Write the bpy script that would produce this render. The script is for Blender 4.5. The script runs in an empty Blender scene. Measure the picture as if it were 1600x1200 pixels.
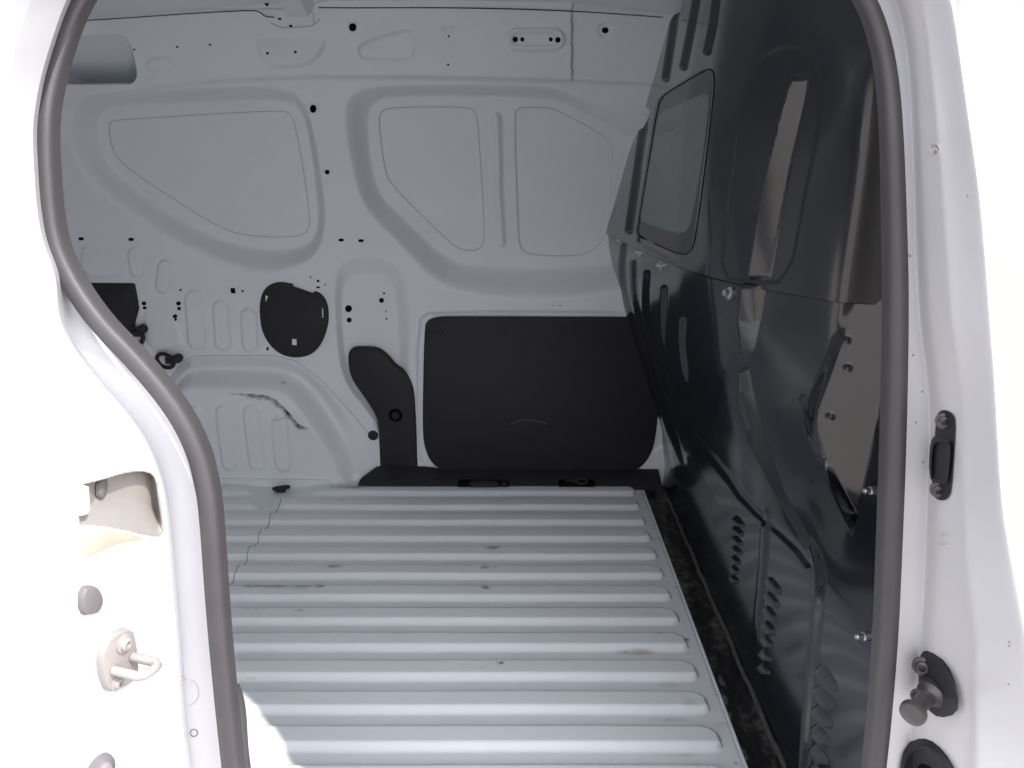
import bpy, bmesh, math, random
import numpy as np
from mathutils import Vector, Matrix

# ------------------------------------------------------------------ camera, world, sun, exposure
sc = bpy.context.scene
col = sc.collection
FPX = 1200.0                                   # focal length in photograph pixels (1600 x 1200)
TH = math.atan(386.0 / 1200.0)                 # downward tilt
CT, ST = math.cos(TH), math.sin(TH)
CAM = np.array((0.0, 0.0, 1.0))                # one metre above the load floor

cam = bpy.data.cameras.new('camera')
cam_o = bpy.data.objects.new('camera', cam); col.objects.link(cam_o)
cam_o.location = CAM
cam_o.rotation_euler = (math.pi / 2 - TH, 0, 0)
cam.sensor_width = 36.0; cam.lens = 27.0
cam.clip_start = 0.02; cam.clip_end = 200.0
sc.camera = cam_o

w = bpy.data.worlds.new('World'); sc.world = w; w.use_nodes = True
wn = w.node_tree; wn.nodes.clear()
wo = wn.nodes.new('ShaderNodeOutputWorld'); wb = wn.nodes.new('ShaderNodeBackground')
tc = wn.nodes.new('ShaderNodeTexCoord'); sx = wn.nodes.new('ShaderNodeSeparateXYZ')
wr = wn.nodes.new('ShaderNodeValToRGB'); wm = wn.nodes.new('ShaderNodeMapRange')
wm.inputs['From Min'].default_value = -0.2; wm.inputs['From Max'].default_value = 0.75
wr.color_ramp.elements[0].color = (1.10, 1.0, 0.96, 1)      # pale warm ground glow below the horizon
wr.color_ramp.elements[1].color = (0.97, 1.0, 1.08, 1)     # white sky
wn.links.new(tc.outputs['Generated'], sx.inputs[0]); wn.links.new(sx.outputs['Z'], wm.inputs['Value'])
wn.links.new(wm.outputs[0], wr.inputs[0]); wn.links.new(wr.outputs[0], wb.inputs['Color'])
SUN_EL = math.radians(50.0)
to_sun = Vector((0.77 * math.cos(SUN_EL), -0.638 * math.cos(SUN_EL), math.sin(SUN_EL))).normalized()
# broad sky glow centred on the sun, added to lift the floor light
nv = wn.nodes.new('ShaderNodeVectorMath'); nv.operation = 'DOT_PRODUCT'; nv.inputs[1].default_value = to_sun
cl = wn.nodes.new('ShaderNodeMath'); cl.operation = 'MAXIMUM'; cl.inputs[1].default_value = 0.0
pw = wn.nodes.new('ShaderNodeMath'); pw.operation = 'POWER'; pw.inputs[1].default_value = 1.6
ma = wn.nodes.new('ShaderNodeMath'); ma.operation = 'MULTIPLY_ADD'; ma.inputs[1].default_value = 4.3; ma.inputs[2].default_value = 1.03
wn.links.new(tc.outputs['Generated'], nv.inputs[0]); wn.links.new(nv.outputs['Value'], cl.inputs[0])
wn.links.new(cl.outputs[0], pw.inputs[0]); wn.links.new(pw.outputs[0], ma.inputs[0]); wn.links.new(ma.outputs[0], wb.inputs['Strength'])
wn.links.new(wb.outputs[0], wo.inputs[0])
sl = bpy.data.lights.new('sun', 'SUN'); sl.energy = 5.0; sl.angle = math.radians(0.5); sl.color = (1.0, 0.96, 0.9)
so = bpy.data.objects.new('sun', sl); col.objects.link(so)
so.rotation_euler = (-to_sun).to_track_quat('-Z', 'Y').to_euler()
so.location = (2, -2, 4)

sc.view_settings.view_transform = 'Standard'; sc.view_settings.look = 'None'
sc.view_settings.exposure = 0.0; sc.view_settings.gamma = 1.0
sc.render.engine = 'CYCLES'
sc.cycles.max_bounces = 12; sc.cycles.diffuse_bounces = 8; sc.cycles.glossy_bounces = 6

# ------------------------------------------------------------------ small maths
def proj(P):
    P = np.asarray(P, float); d = P - CAM
    z = d[..., 1] * CT - d[..., 2] * ST
    u = d[..., 1] * ST + d[..., 2] * CT
    return np.stack((800 + FPX * d[..., 0] / z, 600 - FPX * u / z), -1)
def ray(x, y):
    x = np.asarray(x, float); y = np.asarray(y, float)
    xc = (x - 800) / FPX; yc = (600 - y) / FPX
    return np.stack((xc, CT + yc * ST, -ST + yc * CT), -1)
def at_y(x, y, Y):                             # point seen at (x, y) on the plane at depth Y
    r = ray(x, y); return CAM + r * (np.asarray(Y, float) / r[..., 1])[..., None]
def at_z(x, y, Z):
    r = ray(x, y); return CAM + r * ((np.asarray(Z, float) - 1.0) / r[..., 2])[..., None]
def sstep(a, b, v):
    t = np.clip((v - a) / (b - a), 0, 1); return t * t * (3 - 2 * t)
def chaikin(p, n=2, closed=True):
    p = np.asarray(p, float)
    for _ in range(n):
        if closed:
            q = np.roll(p, -1, 0); p = np.stack((.75 * p + .25 * q, .25 * p + .75 * q), 1).reshape(-1, p.shape[1])
        else:
            a, b = p[:-1], p[1:]
            m = np.stack((.75 * a + .25 * b, .25 * a + .75 * b), 1).reshape(-1, p.shape[1])
            p = np.vstack((p[:1], m, p[-1:]))
    return p
def _segd(a, b, X, Y):
    d = b - a; L = max(d @ d, 1e-9)
    t = np.clip(((X - a[0]) * d[0] + (Y - a[1]) * d[1]) / L, 0, 1)
    return np.hypot(X - a[0] - t * d[0], Y - a[1] - t * d[1])
def sd(poly, X, Y, pad=60):                    # signed distance, positive inside
    poly = np.asarray(poly, float)
    out = np.full(X.shape, -1e3)
    m = (X > poly[:, 0].min() - pad) & (X < poly[:, 0].max() + pad) & (Y > poly[:, 1].min() - pad) & (Y < poly[:, 1].max() + pad)
    x, y = X[m], Y[m]
    if not x.size: return out
    dist = np.full(x.shape, 1e3); ins = np.zeros(x.shape, bool)
    q = np.roll(poly, -1, 0)
    for a, b in zip(poly, q):
        dist = np.minimum(dist, _segd(a, b, x, y))
        if a[1] != b[1]:
            c = ((a[1] > y) != (b[1] > y)) & (x < (b[0] - a[0]) * (y - a[1]) / (b[1] - a[1]) + a[0])
            ins ^= c
    out[m] = np.where(ins, dist, -dist); return out
def ld(line, X, Y, pad=60):                    # distance to an open polyline
    line = np.asarray(line, float)
    out = np.full(X.shape, 1e3)
    m = (X > line[:, 0].min() - pad) & (X < line[:, 0].max() + pad) & (Y > line[:, 1].min() - pad) & (Y < line[:, 1].max() + pad)
    x, y = X[m], Y[m]
    if not x.size: return out
    d = np.full(x.shape, 1e3)
    for a, b in zip(line[:-1], line[1:]): d = np.minimum(d, _segd(a, b, x, y))
    out[m] = d; return out
def crop(pts, ox, oy, s):
    return [(ox + s * a, oy + s * b) for a, b in pts]
def slot(cx, cy, w_, h_, ang=0, n=6):          # pill outline
    r = min(w_, h_) / 2; ax = (w_ / 2 - r, 0) if w_ > h_ else (0, h_ / 2 - r)
    pts = []
    for s, a0 in ((1, -90), (-1, 90)) if w_ > h_ else ((1, 0), (-1, 180)):
        for k in range(n + 1):
            a = math.radians(a0 + 180 * k / n); pts.append((s * ax[0] + r * math.cos(a), s * ax[1] + r * math.sin(a)))
    c, s_ = math.cos(ang), math.sin(ang)
    return [(cx + c * a - s_ * b, cy + s_ * a + c * b) for a, b in pts]
def disc(cx, cy, r, n=14, ry=None):
    ry = ry or r
    return [(cx + r * math.cos(2 * math.pi * k / n), cy + ry * math.sin(2 * math.pi * k / n)) for k in range(n)]
def inset(poly, d):                            # shrink an outline by d (same point count)
    p = np.asarray(poly, float); a = np.roll(p, 1, 0); b = np.roll(p, -1, 0)
    area = np.sum(p[:, 0] * b[:, 1] - b[:, 0] * p[:, 1])
    e1 = p - a; e2 = b - p
    e1 /= np.maximum(np.linalg.norm(e1, axis=1, keepdims=True), 1e-6); e2 /= np.maximum(np.linalg.norm(e2, axis=1, keepdims=True), 1e-6)
    n = np.stack((-(e1 + e2)[:, 1], (e1 + e2)[:, 0]), 1)
    n /= np.maximum(np.linalg.norm(n, axis=1, keepdims=True), 1e-6)
    return p + n * d * (1 if area > 0 else -1)

def gs(a, s, axis):
    k = np.exp(-.5 * (np.arange(-3 * s, 3 * s + 1) / s) ** 2); k /= k.sum()
    pad_ = [(0, 0)] * a.ndim; pad_[axis] = (3 * s, 3 * s)
    b = np.pad(a, pad_, mode='reflect', reflect_type='odd')
    return np.apply_along_axis(lambda v: np.convolve(v, k, 'valid'), axis, b)
# ------------------------------------------------------------------ materials
def mat(name, base, rough=.4, metal=0., spec=.5, noise=.0, nscale=20., bump=0., bscale=60., wear=None, wear2=None, coat=0., rvar=0.):
    m = bpy.data.materials.new(name); m.use_nodes = True
    nt = m.node_tree; b = nt.nodes['Principled BSDF']
    b.inputs['Roughness'].default_value = rough; b.inputs['Metallic'].default_value = metal
    b.inputs['Specular IOR Level'].default_value = spec
    if coat: b.inputs['Coat Weight'].default_value = coat; b.inputs['Coat Roughness'].default_value = .12
    tcn = nt.nodes.new('ShaderNodeTexCoord'); L = nt.links.new
    c_out = None
    def nz(scale, detail=5, rgh=.6):
        n = nt.nodes.new('ShaderNodeTexNoise'); n.inputs['Scale'].default_value = scale
        n.inputs['Detail'].default_value = detail; n.inputs['Roughness'].default_value = rgh
        L(tcn.outputs['Object'], n.inputs['Vector']); return n
    def mixc(fac, a, bcol):
        mx = nt.nodes.new('ShaderNodeMix'); mx.data_type = 'RGBA'
        if fac is not None: L(fac, mx.inputs[0])
        if a is not None: L(a, mx.inputs[6])
        mx.inputs[7].default_value = (*bcol, 1); return mx
    rgb = nt.nodes.new('ShaderNodeRGB'); rgb.outputs[0].default_value = (*base, 1); c_out = rgb.outputs[0]
    if noise:
        n = nz(nscale); r = nt.nodes.new('ShaderNodeMapRange')
        r.inputs['From Min'].default_value = .35; r.inputs['From Max'].default_value = .75
        r.inputs['To Max'].default_value = noise; L(n.outputs['Fac'], r.inputs['Value'])
        mx = mixc(r.outputs[0], c_out, tuple(c * .55 for c in base)); c_out = mx.outputs[2]
    for attr, wc, ns in ((wear or ())and((wear[0], wear[1], wear[2]),)) or ():
        pass
    for ww in (wear, wear2):
        if not ww: continue
        attr, wc, ns, lo, hi = ww
        a = nt.nodes.new('ShaderNodeAttribute'); a.attribute_name = attr
        n = nz(ns, 6, .7); ml = nt.nodes.new('ShaderNodeMath'); ml.operation = 'MULTIPLY'
        L(a.outputs['Fac'], ml.inputs[0]); L(n.outputs['Fac'], ml.inputs[1])
        r = nt.nodes.new('ShaderNodeMapRange'); r.inputs['From Min'].default_value = lo; r.inputs['From Max'].default_value = hi
        L(ml.outputs[0], r.inputs['Value'])
        mx = mixc(r.outputs[0], c_out, wc); c_out = mx.outputs[2]
    L(c_out, b.inputs['Base Color'])
    if rvar:
        n = nz(nscale * 2.3, 4); r = nt.nodes.new('ShaderNodeMapRange')
        r.inputs['To Min'].default_value = max(rough - rvar, .03); r.inputs['To Max'].default_value = rough + rvar
        L(n.outputs['Fac'], r.inputs['Value']); L(r.outputs[0], b.inputs['Roughness'])
    if bump:
        n = nz(bscale, 4); bp = nt.nodes.new('ShaderNodeBump'); bp.inputs['Strength'].default_value = bump; bp.inputs['Distance'].default_value = .002
        L(n.outputs['Fac'], bp.inputs['Height']); L(bp.outputs[0], b.inputs['Normal'])
    return m
WHITE = (.685, .72, .755)
M = {}
M['paint'] = mat('white_paint_inner', WHITE, .42, noise=.07, nscale=7, bump=.05, bscale=90,
                 wear=('wear', (.035, .03, .027), 55, .24, .52), wear2=('dust', (.42, .37, .28), 30, .25, .8), rvar=.06)
M['floorpaint'] = mat('white_paint_floor', (.75, .775, .805), .38, noise=.09, nscale=6, bump=.08, bscale=50,
                 wear=('wear', (.04, .036, .032), 70, .24, .56), wear2=('dust', (.33, .28, .20), 26, .22, .62), rvar=.08)
M['outer'] = mat('white_paint_outer', (.66, .67, .70), .32, noise=.14, nscale=4, bump=.03, bscale=60, coat=.4)
M['black'] = mat('black_gloss_paint', (.0115, .0138, .0195), .22, noise=.06, nscale=3, coat=1.0,
                 wear=('dust', (.045, .046, .048), 5, .3, .9))
M['plastic'] = mat('black_plastic', (.0185, .019, .0245), .62, spec=.35, noise=.25, nscale=30, bump=.12, bscale=400)
M['rubber'] = mat('seal_rubber', (.058, .054, .059), .5, noise=.45, nscale=14, bump=.1, bscale=250, spec=.45)
M['hole'] = mat('dark_opening', (.006, .006, .008), .9, spec=.05)
M['line'] = mat('seam_shadow_gap', (.06, .065, .072), .8, spec=.1)
M['seam'] = mat('thin_seam', (.24, .25, .27), .8, spec=.1, noise=.5, nscale=5)
M['steel'] = mat('zinc_steel', (.62, .63, .65), .32, metal=.9, noise=.2, nscale=120)
M['darksteel'] = mat('dark_steel', (.10, .095, .10), .42, metal=.6, noise=.3, nscale=150)
M['jambgrey'] = mat('grey_metal', (.30, .28, .27), .5, noise=.25, nscale=60)
M['jambdark'] = mat('grey_rubber', (.16, .15, .155), .6, noise=.3, nscale=60)
M['pocket'] = mat('pocket_shade', (.30, .28, .265), .6, noise=.25, nscale=25)  # darker grey paints in the shade inside the white pocket
M['tan'] = mat('tan_reflect_dust', (.50, .44, .36), .8, noise=.5, nscale=40)  # tan for dirt and for the yellowish reflection on the ledge
M['glass'] = mat('tinted_glass', (.135, .155, .145), .09, noise=.1, nscale=6, spec=.55)
M['frit'] = mat('glass_frit', (.045, .043, .045), .2)
M['grime'] = mat('grimy_black_metal', (.011, .011, .012), .45, noise=.3, nscale=40, bump=.8, bscale=70,
                 wear=('dust', (.19, .185, .17), 60, .35, .68))
M['bead'] = mat('dusty_sealant', (.085, .082, .074), .85, noise=.9, nscale=60, bump=.5, bscale=120)
M['white_clip'] = mat('white_plastic', (.72, .72, .72), .5, noise=.1, nscale=60)
M['mark'] = mat('scuff_mark', (.28, .28, .29), .7, noise=.6, nscale=200)
M['faint'] = mat('faint_ring', (.60, .59, .57), .5, noise=.2, nscale=120)

# ------------------------------------------------------------------ object helpers
van = bpy.data.objects.new('cargo_van', None); col.objects.link(van)
van['label'] = 'white panel van seen through its open side door, empty ribbed load floor and black bulkhead'
van['category'] = 'van'
def link(name, me, m, parent):
    if m is not None: me.materials.append(m)
    o = bpy.data.objects.new(name, me); col.objects.link(o); o.parent = parent or van
    return o
def mesh(name, V, F, m, parent=None, smooth=None):
    me = bpy.data.meshes.new(name)
    me.from_pydata([tuple(map(float, v)) for v in V], [], F); me.validate(); me.update()
    bm = bmesh.new(); bm.from_mesh(me); bmesh.ops.recalc_face_normals(bm, faces=bm.faces); bm.to_mesh(me); bm.free()
    if smooth is not None:
        me.shade_smooth(); me.set_sharp_from_angle(angle=math.radians(smooth))
    return link(name, me, m, parent)
def box(name, a, b, m, parent=None, bevel=.006):
    bm = bmesh.new(); bmesh.ops.create_cube(bm, size=1)
    a = Vector(a); b = Vector(b)
    for v in bm.verts: v.co = Vector((a[i] + (b[i] - a[i]) * (v.co[i] + .5) for i in range(3)))
    if bevel: bmesh.ops.bevel(bm, geom=bm.edges[:], offset=bevel, segments=2, affect='EDGES')
    me = bpy.data.meshes.new(name); bm.to_mesh(me); bm.free()
    me.shade_smooth(); me.set_sharp_from_angle(angle=math.radians(35))
    return link(name, me, m, parent)
def grid_normals(P):
    du = np.gradient(P, axis=0); dv = np.gradient(P, axis=1)
    n = np.cross(du, dv); n /= np.maximum(np.linalg.norm(n, axis=-1, keepdims=True), 1e-9)
    tocam = CAM - P
    flip = (n * tocam).sum(-1) < 0
    return n, flip
class Surf:
    """a gridded real surface with the picture position of each vertex, used to set pieces on it"""
    def __init__(s, P):
        s.P = P.reshape(-1, 3); s.px = proj(s.P)
        n, f = grid_normals(P); n = np.where(f[..., None], -n, n); s.N = n.reshape(-1, 3)
    def at(s, x, y):
        i = np.argmin((s.px[:, 0] - x) ** 2 + (s.px[:, 1] - y) ** 2)
        r = ray(x, y); n = s.N[i]; dn = r @ n
        if abs(dn) < .02: return s.P[i], n
        return CAM + r * (((s.P[i] - CAM) @ n) / dn), n
    def many(s, pts): 
        return np.array([s.at(*p)[0] for p in pts])
def grid_mesh(P, parts, attrs=None, ref=None):
    """P (a,b,3) vertex grid -> one mesh per (name, face mask, material, parent); normals kept across the cuts"""
    a, b, _ = P.shape
    idx = np.arange(a * b).reshape(a, b)
    q = np.stack((idx[:-1, :-1], idx[1:, :-1], idx[1:, 1:], idx[:-1, 1:]), -1).reshape(-1, 4)
    n, flip = grid_normals(P)
    if ref is not None: flip = (n * np.asarray(ref)).sum(-1) < 0
    maj = flip.mean() > .5
    if maj: q = q[:, ::-1]; n = -n
    n = n.reshape(-1, 3); V = P.reshape(-1, 3); out = []
    for name, mask, m, parent in parts:
        f = q[mask.reshape(-1)]
        if not len(f): out.append(None); continue
        used, inv = np.unique(f, return_inverse=True); f = inv.reshape(-1, 4)
        me = bpy.data.meshes.new(name)
        me.vertices.add(len(used)); me.vertices.foreach_set('co', V[used].astype(np.float32).ravel())
        me.loops.add(f.size); me.loops.foreach_set('vertex_index', f.astype(np.int32).ravel())
        me.polygons.add(len(f)); me.polygons.foreach_set('loop_start', np.arange(0, f.size, 4, dtype=np.int32))
        me.polygons.foreach_set('loop_total', np.full(len(f), 4, dtype=np.int32))
        me.update(calc_edges=True); me.shade_smooth()
        for k, arr in (attrs or {}).items():
            at = me.attributes.new(k, 'FLOAT', 'POINT'); at.data.foreach_set('value', arr.reshape(-1)[used].astype(np.float32))
        me.normals_split_custom_set_from_vertices(n[used].tolist())
        out.append(link(name, me, m, parent))
    return out
def plate(name, surf, poly, l0, l1, m, parent=None, bev=1.5, bev_h=None, normal=None, dish=None, smooth=40):
    """a solid piece standing on a surface: outline in picture position on the surface, thickness along its normal"""
    poly = np.asarray(poly, float)
    c = poly.mean(0); _, n0 = surf.at(*c)
    if normal is not None: n0 = np.asarray(normal, float) / np.linalg.norm(normal)
    A = surf.many(poly); B = surf.many(inset(poly, bev))
    sc_ = np.linalg.norm(A[0] - CAM) / FPX
    bh = bev * sc_ if bev_h is None else bev_h
    k = len(poly)
    rings = [A + n0 * l0, A + n0 * (l1 - bh), A * .5 + B * .5 + n0 * (l1 - bh * .25), B + n0 * l1]
    if dish:
        rings += [surf.many(inset(poly, bev + dish[0])) + n0 * (l1 + dish[1])]
    V = np.vstack(rings); F = []
    for r in range(len(rings) - 1):
        for i in range(k):
            j = (i + 1) % k; F.append((r * k + i, r * k + j, (r + 1) * k + j, (r + 1) * k + i))
    F.append(tuple(range((len(rings) - 1) * k, len(rings) * k))); F.append(tuple(range(k - 1, -1, -1)))
    return mesh(name, V, F, m, parent, smooth)
def frame_of(n):
    n = Vector(n).normalized(); up = Vector((0, 0, 1)) if abs(n.z) < .9 else Vector((1, 0, 0))
    x = up.cross(n).normalized(); y = n.cross(x); return x, y, n
def lathe(name, p, n, prof, m, parent=None, seg=18, smooth=35, hexi=()):
    x, y, nn = frame_of(n); p = Vector(p); V = []; F = []
    for pi, (r, h) in enumerate(prof):
        for k in range(seg):
            a = 2 * math.pi * k / seg
            rr = r
            if pi in hexi: rr = r * math.cos(math.pi / 6) / math.cos((a + math.pi / 6) % (math.pi / 3) - math.pi / 6)
            V.append(p + x * rr * math.cos(a) + y * rr * math.sin(a) + nn * h)
    for r in range(len(prof) - 1):
        for k in range(seg):
            j = (k + 1) % seg; F.append((r * seg + k, r * seg + j, (r + 1) * seg + j, (r + 1) * seg + k))
    F.append(tuple(range((len(prof) - 1) * seg, len(prof) * seg))); F.append(tuple(range(seg - 1, -1, -1)))
    return mesh(name, V, F, m, parent, smooth)
def sweep(name, path, prof, m, parent=None, closed=False, ref=(0, -1, 0), scale=None, smooth=50, cap=True):
    """profile (side, height) swept along a path; height goes along ref"""
    P = np.asarray(path, float); n = len(P); R = np.asarray(ref, float); k = len(prof)
    T = (np.roll(P, -1, 0) - np.roll(P, 1, 0)) if closed else np.gradient(P, axis=0)
    T /= np.linalg.norm(T, axis=1, keepdims=True)
    V = []; F = []
    for i in range(n):
        h = R - T[i] * (R @ T[i]); h /= np.linalg.norm(h); s = np.cross(T[i], h)
        q = 1 if scale is None else scale[i]
        for a, b in prof: V.append(P[i] + s * a * q + h * b * q)
    for i in range(n if closed else n - 1):
        j = (i + 1) % n
        for t in range(k):
            u = (t + 1) % k; F.append((i * k + t, i * k + u, j * k + u, j * k + t))
    if not closed and cap: F.append(tuple(range(k))); F.append(tuple(range((n - 1) * k, n * k)))
    return mesh(name, V, F, m, parent, smooth)
def tube_prof(r, n=8): return [(r * math.cos(2 * math.pi * k / n), r * math.sin(2 * math.pi * k / n)) for k in range(n)]
def bolt(name, p, n, r, m, parent, seg=18):
    return lathe(name, p, n, [(r * 1.25, -.002), (r * 1.25, r * .22), (r * .78, r * .34), (r * .72, r * .36), (r * .72, r * 1.05), (r * .58, r * 1.2), (r * .2, r * 1.22)], m, parent, seg, hexi=(3, 4))
def screw(name, p, n, r, m, parent):          # round head with a socket
    return lathe(name, p, n, [(r, -.001), (r, r * .2), (r * .72, r * .3), (r * .68, r * .55), (r * .5, r * .68), (r * .34, r * .66), (r * .28, r * .25)], m, parent, 18)

# ================================================================== FAR SIDE WALL
def sm1(z, y, s):                             # smooth a 1-D profile
    k = np.exp(-.5 * (np.arange(-3 * s, 3 * s + 1) / s) ** 2); k /= k.sum()
    return np.convolve(np.pad(y, 3 * s, mode='edge'), k, 'valid')
_z = np.linspace(-.2, 1.5, 1701)
_y = np.interp(_z, [-.2, .55, .72, .9, 1.1, 1.2, 1.3, 1.5], [2.15, 2.15, 2.13, 2.08, 2.0, 1.95, 1.89, 1.74])
_y = sm1(_z, _y, 25)
def Yw(z): return np.interp(z, _z, _y)
xs = np.arange(-1.37, .56, .003); zs = np.arange(-.045, 1.318, .003)
XX, ZZ = np.meshgrid(xs, zs, indexing='ij')
W0 = np.stack((XX, Yw(ZZ), ZZ), -1)
wall0 = Surf(W0[::3, ::3])
wpx = proj(W0); PX, PY = wpx[..., 0], wpx[..., 1]

A_OUT = chaikin([(105, 185), (128, 150), (190, 140), (300, 137), (440, 132), (482, 158), (500, 250), (513, 345), (500, 395), (470, 418), (420, 430), (385, 426), (300, 395), (220, 350), (140, 290), (108, 235)])
A_IN = chaikin([(134, 195), (146, 170), (195, 163), (300, 158), (440, 154), (466, 178), (480, 260), (489, 345), (482, 378), (455, 391), (390, 394), (300, 362), (235, 322), (170, 270), (142, 235)])
A_SEAM = chaikin([(151, 205), (153, 188), (175, 186), (300, 178), (425, 171), (446, 176), (456, 218), (466, 275), (475, 335), (474, 366), (452, 375), (385, 374), (335, 363), (250, 310), (178, 262), (158, 238)])
B_OUT = chaikin([(533, 180), (548, 142), (590, 133), (850, 133), (890, 146), (1015, 196), (1045, 230), (1040, 440), (985, 460), (850, 474), (762, 468), (705, 458), (664, 430), (622, 382), (580, 345), (556, 300)])
B_IN = chaikin([(568, 180), (584, 152), (620, 148), (850, 148), (880, 158), (960, 202), (990, 225), (985, 400), (955, 416), (815, 420), (717, 415), (690, 402), (605, 323), (582, 296), (572, 240)])
B_S1 = chaikin([(585, 190), (589, 172), (608, 166), (722, 165), (742, 171), (746, 200), (757, 372), (752, 392), (734, 398), (712, 393), (690, 374), (606, 292), (595, 266)])
B_S2 = chaikin([(804, 184), (808, 168), (824, 166), (856, 166), (874, 171), (944, 209), (960, 222), (962, 248), (958, 333), (950, 378), (925, 400), (900, 406), (834, 404), (814, 396), (810, 368)])
RIBLINE = [(776, 182), (778, 300), (783, 382)]
PIL_OUT = chaikin([(521, 445), (528, 410), (560, 398), (605, 401), (632, 424), (642, 470), (643, 600), (655, 735), (595, 735), (590, 668), (570, 640), (538, 604), (526, 555)])
PIL_IN = chaikin([(531, 470), (537, 440), (562, 432), (598, 434), (613, 450), (618, 500), (622, 600), (640, 745), (602, 745), (598, 668), (575, 632), (548, 598), (535, 550)])
ARCH_OUT = chaikin([(225, 660), (262, 590), (290, 560), (315, 555), (425, 555), (465, 564), (505, 596), (541, 640), (575, 690), (588, 745), (588, 800), (225, 800)], 1)
ARCH_MID = chaikin([(235, 680), (276, 600), (295, 577), (318, 572), (430, 573), (462, 580), (492, 604), (520, 645), (548, 700), (560, 740), (560, 800), (235, 800)], 2)
ARCH_IN = chaikin([(245, 690), (288, 618), (304, 600), (324, 597), (432, 600), (452, 608), (474, 630), (500, 670), (524, 712), (534, 742), (534, 800), (245, 800)], 2)
RAIL_LINE = np.array([(60, 165), (150, 150), (250, 137), (330, 128), (420, 123), (500, 121), (700, 122), (880, 127), (894, 127), (1000, 131), (1080, 138)], float)
TAIL = chaikin([(70, 62), (180, 52), (200, 62), (208, 85), (214, 118), (210, 128), (190, 129), (70, 129)], 1)

def ramp2(out, inn, X, Y):                     # 0 outside `out`, 1 inside `inn`, smooth between
    a = sd(out, X, Y); b = sd(inn, X, Y)
    t = np.clip(a, 0, None) / np.maximum(np.clip(a, 0, None) + np.clip(-b, 0, None), 1e-6)
    t = np.where(a > 0, t, 0); return t * t * (3 - 2 * t)
def emb(poly, X, Y, w_=5): return sstep(-w_ / 2, w_ / 2, sd(poly, X, Y))
def bead(line, X, Y, r, soft): return 1 - sstep(r - soft, r, ld(line, X, Y))
EMB_UP = [  # outline, height towards the cabin, edge softness
    (chaikin([(561, 80), (566, 70), (630, 49), (646, 50), (648, 88), (640, 94), (568, 94)], 1), -.004, 5),
    (slot(836, 63, 92, 34), .005, 5),
    (slot(836, 63, 72, 20), -.004, 4),
    (slot(254, 102, 44, 20, -.03), .0035, 4),
    (chaikin([(400, 55), (512, 55), (505, 84), (490, 99), (470, 105), (430, 105), (414, 95)], 1), .007, 7),
    (slot(702, 46, 20, 5), -.003, 3),
]
EMB_LOW = [
    (chaikin([(128, 388), (138, 386), (185, 415), (188, 428), (180, 433), (128, 430)], 1), .004, 4),
    (slot(213, 410, 22, 46, -.14), .004, 4), (slot(257, 432, 22, 52, .12), .004, 4),
    (slot(306, 500, 27, 92, -.08), .005, 5), (slot(347, 508, 24, 78, -.06), .005, 5), (slot(390, 515, 24, 66, -.06), .005, 5),
    (chaikin([(225, 475), (265, 475), (282, 520), (285, 545), (230, 548)], 1), .003, 8),
]
ARCH_RIBS = [slot(323, 673, 20, 104, -.04), slot(366, 672, 23, 106, -.05), slot(408, 672, 24, 106, -.05), slot(449, 682, 24, 90, -.03)]
def Hwall(X, Y):
    h = np.zeros(X.shape)
    h -= .060 * ramp2(A_OUT, A_IN, X, Y)
    h -= .062 * ramp2(B_OUT, B_IN, X, Y)
    h -= .0022 * (emb(A_SEAM, X, Y, 3) + emb(B_S1, X, Y, 3) + emb(B_S2, X, Y, 3))
    h += .009 * bead(RIBLINE, X, Y, 9, 8)
    h -= .024 * ramp2(PIL_OUT, PIL_IN, X, Y)
    h += (.075 - .032 * sstep(620, 745, Y)) * (.28 * ramp2(ARCH_OUT, ARCH_MID, X, Y) + .72 * ramp2(ARCH_MID, ARCH_IN, X, Y))
    for p in ARCH_RIBS: h += .007 * emb(p, X, Y, 5)
    rl = np.interp(X, RAIL_LINE[:, 0], RAIL_LINE[:, 1])
    lft = sstep(120, 420, X)
    h += (.004 + .012 * lft) * sstep(3, -3, Y - rl) * np.where(X > 893, .55, 1)
    h += .006 * sstep(6, -2, Y - rl - 16) * sstep(-26, -12, rl - Y - 0) * 0
    for p, k, s_ in EMB_UP: h += 1.25 * k * emb(p, X, Y, s_) * (sstep(58, 82, Y) if k == .007 else 1)
    for p, k, s_ in EMB_LOW: h += 1.5 * k * emb(p, X, Y, s_)
    # rear lamp access opening: slopes away behind the lip
    tl = sstep(-1.5, 1.5, sd(TAIL, X, Y)); h -= tl * np.clip((Y - 52) / 76, 0, 1) ** 1.1 * .12
    # ledge where the wheel arch flares on to the floor, and weld flange lines
    h += .010 * sstep(734, 752, Y) * sstep(600, 560, X)
    h += .004 * (1 - sstep(1.5, 4, ld([(300, 738), (520, 738), (532, 744)], X, Y)))
    # shallow frame round the black lower panel
    lp = chaikin([(652, 500), (676, 486), (1060, 488), (1060, 744), (690, 744), (662, 730), (652, 690)], 1)
    h -= .006 * emb(lp, X, Y, 6)
    # dimples round the round holes on the rail
    for cx, cy, r in ((553, 44, 9), (945, 48, 10), (489, 170, 9), (511, 269, 7)):
        h -= .002 * sstep(r + 3, r - 1, np.hypot(X - cx, Y - cy))
    # a little oil-canning so that the sheet is not dead flat
    h += .0007 * np.sin(X * .021 + 1.3) * np.sin(Y * .027 + .4) + .0004 * np.sin(X * .053) * np.sin(Y * .047 + 2)
    return h
Hw = Hwall(PX, PY)
W1 = W0.copy(); W1[..., 1] -= Hw
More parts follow.
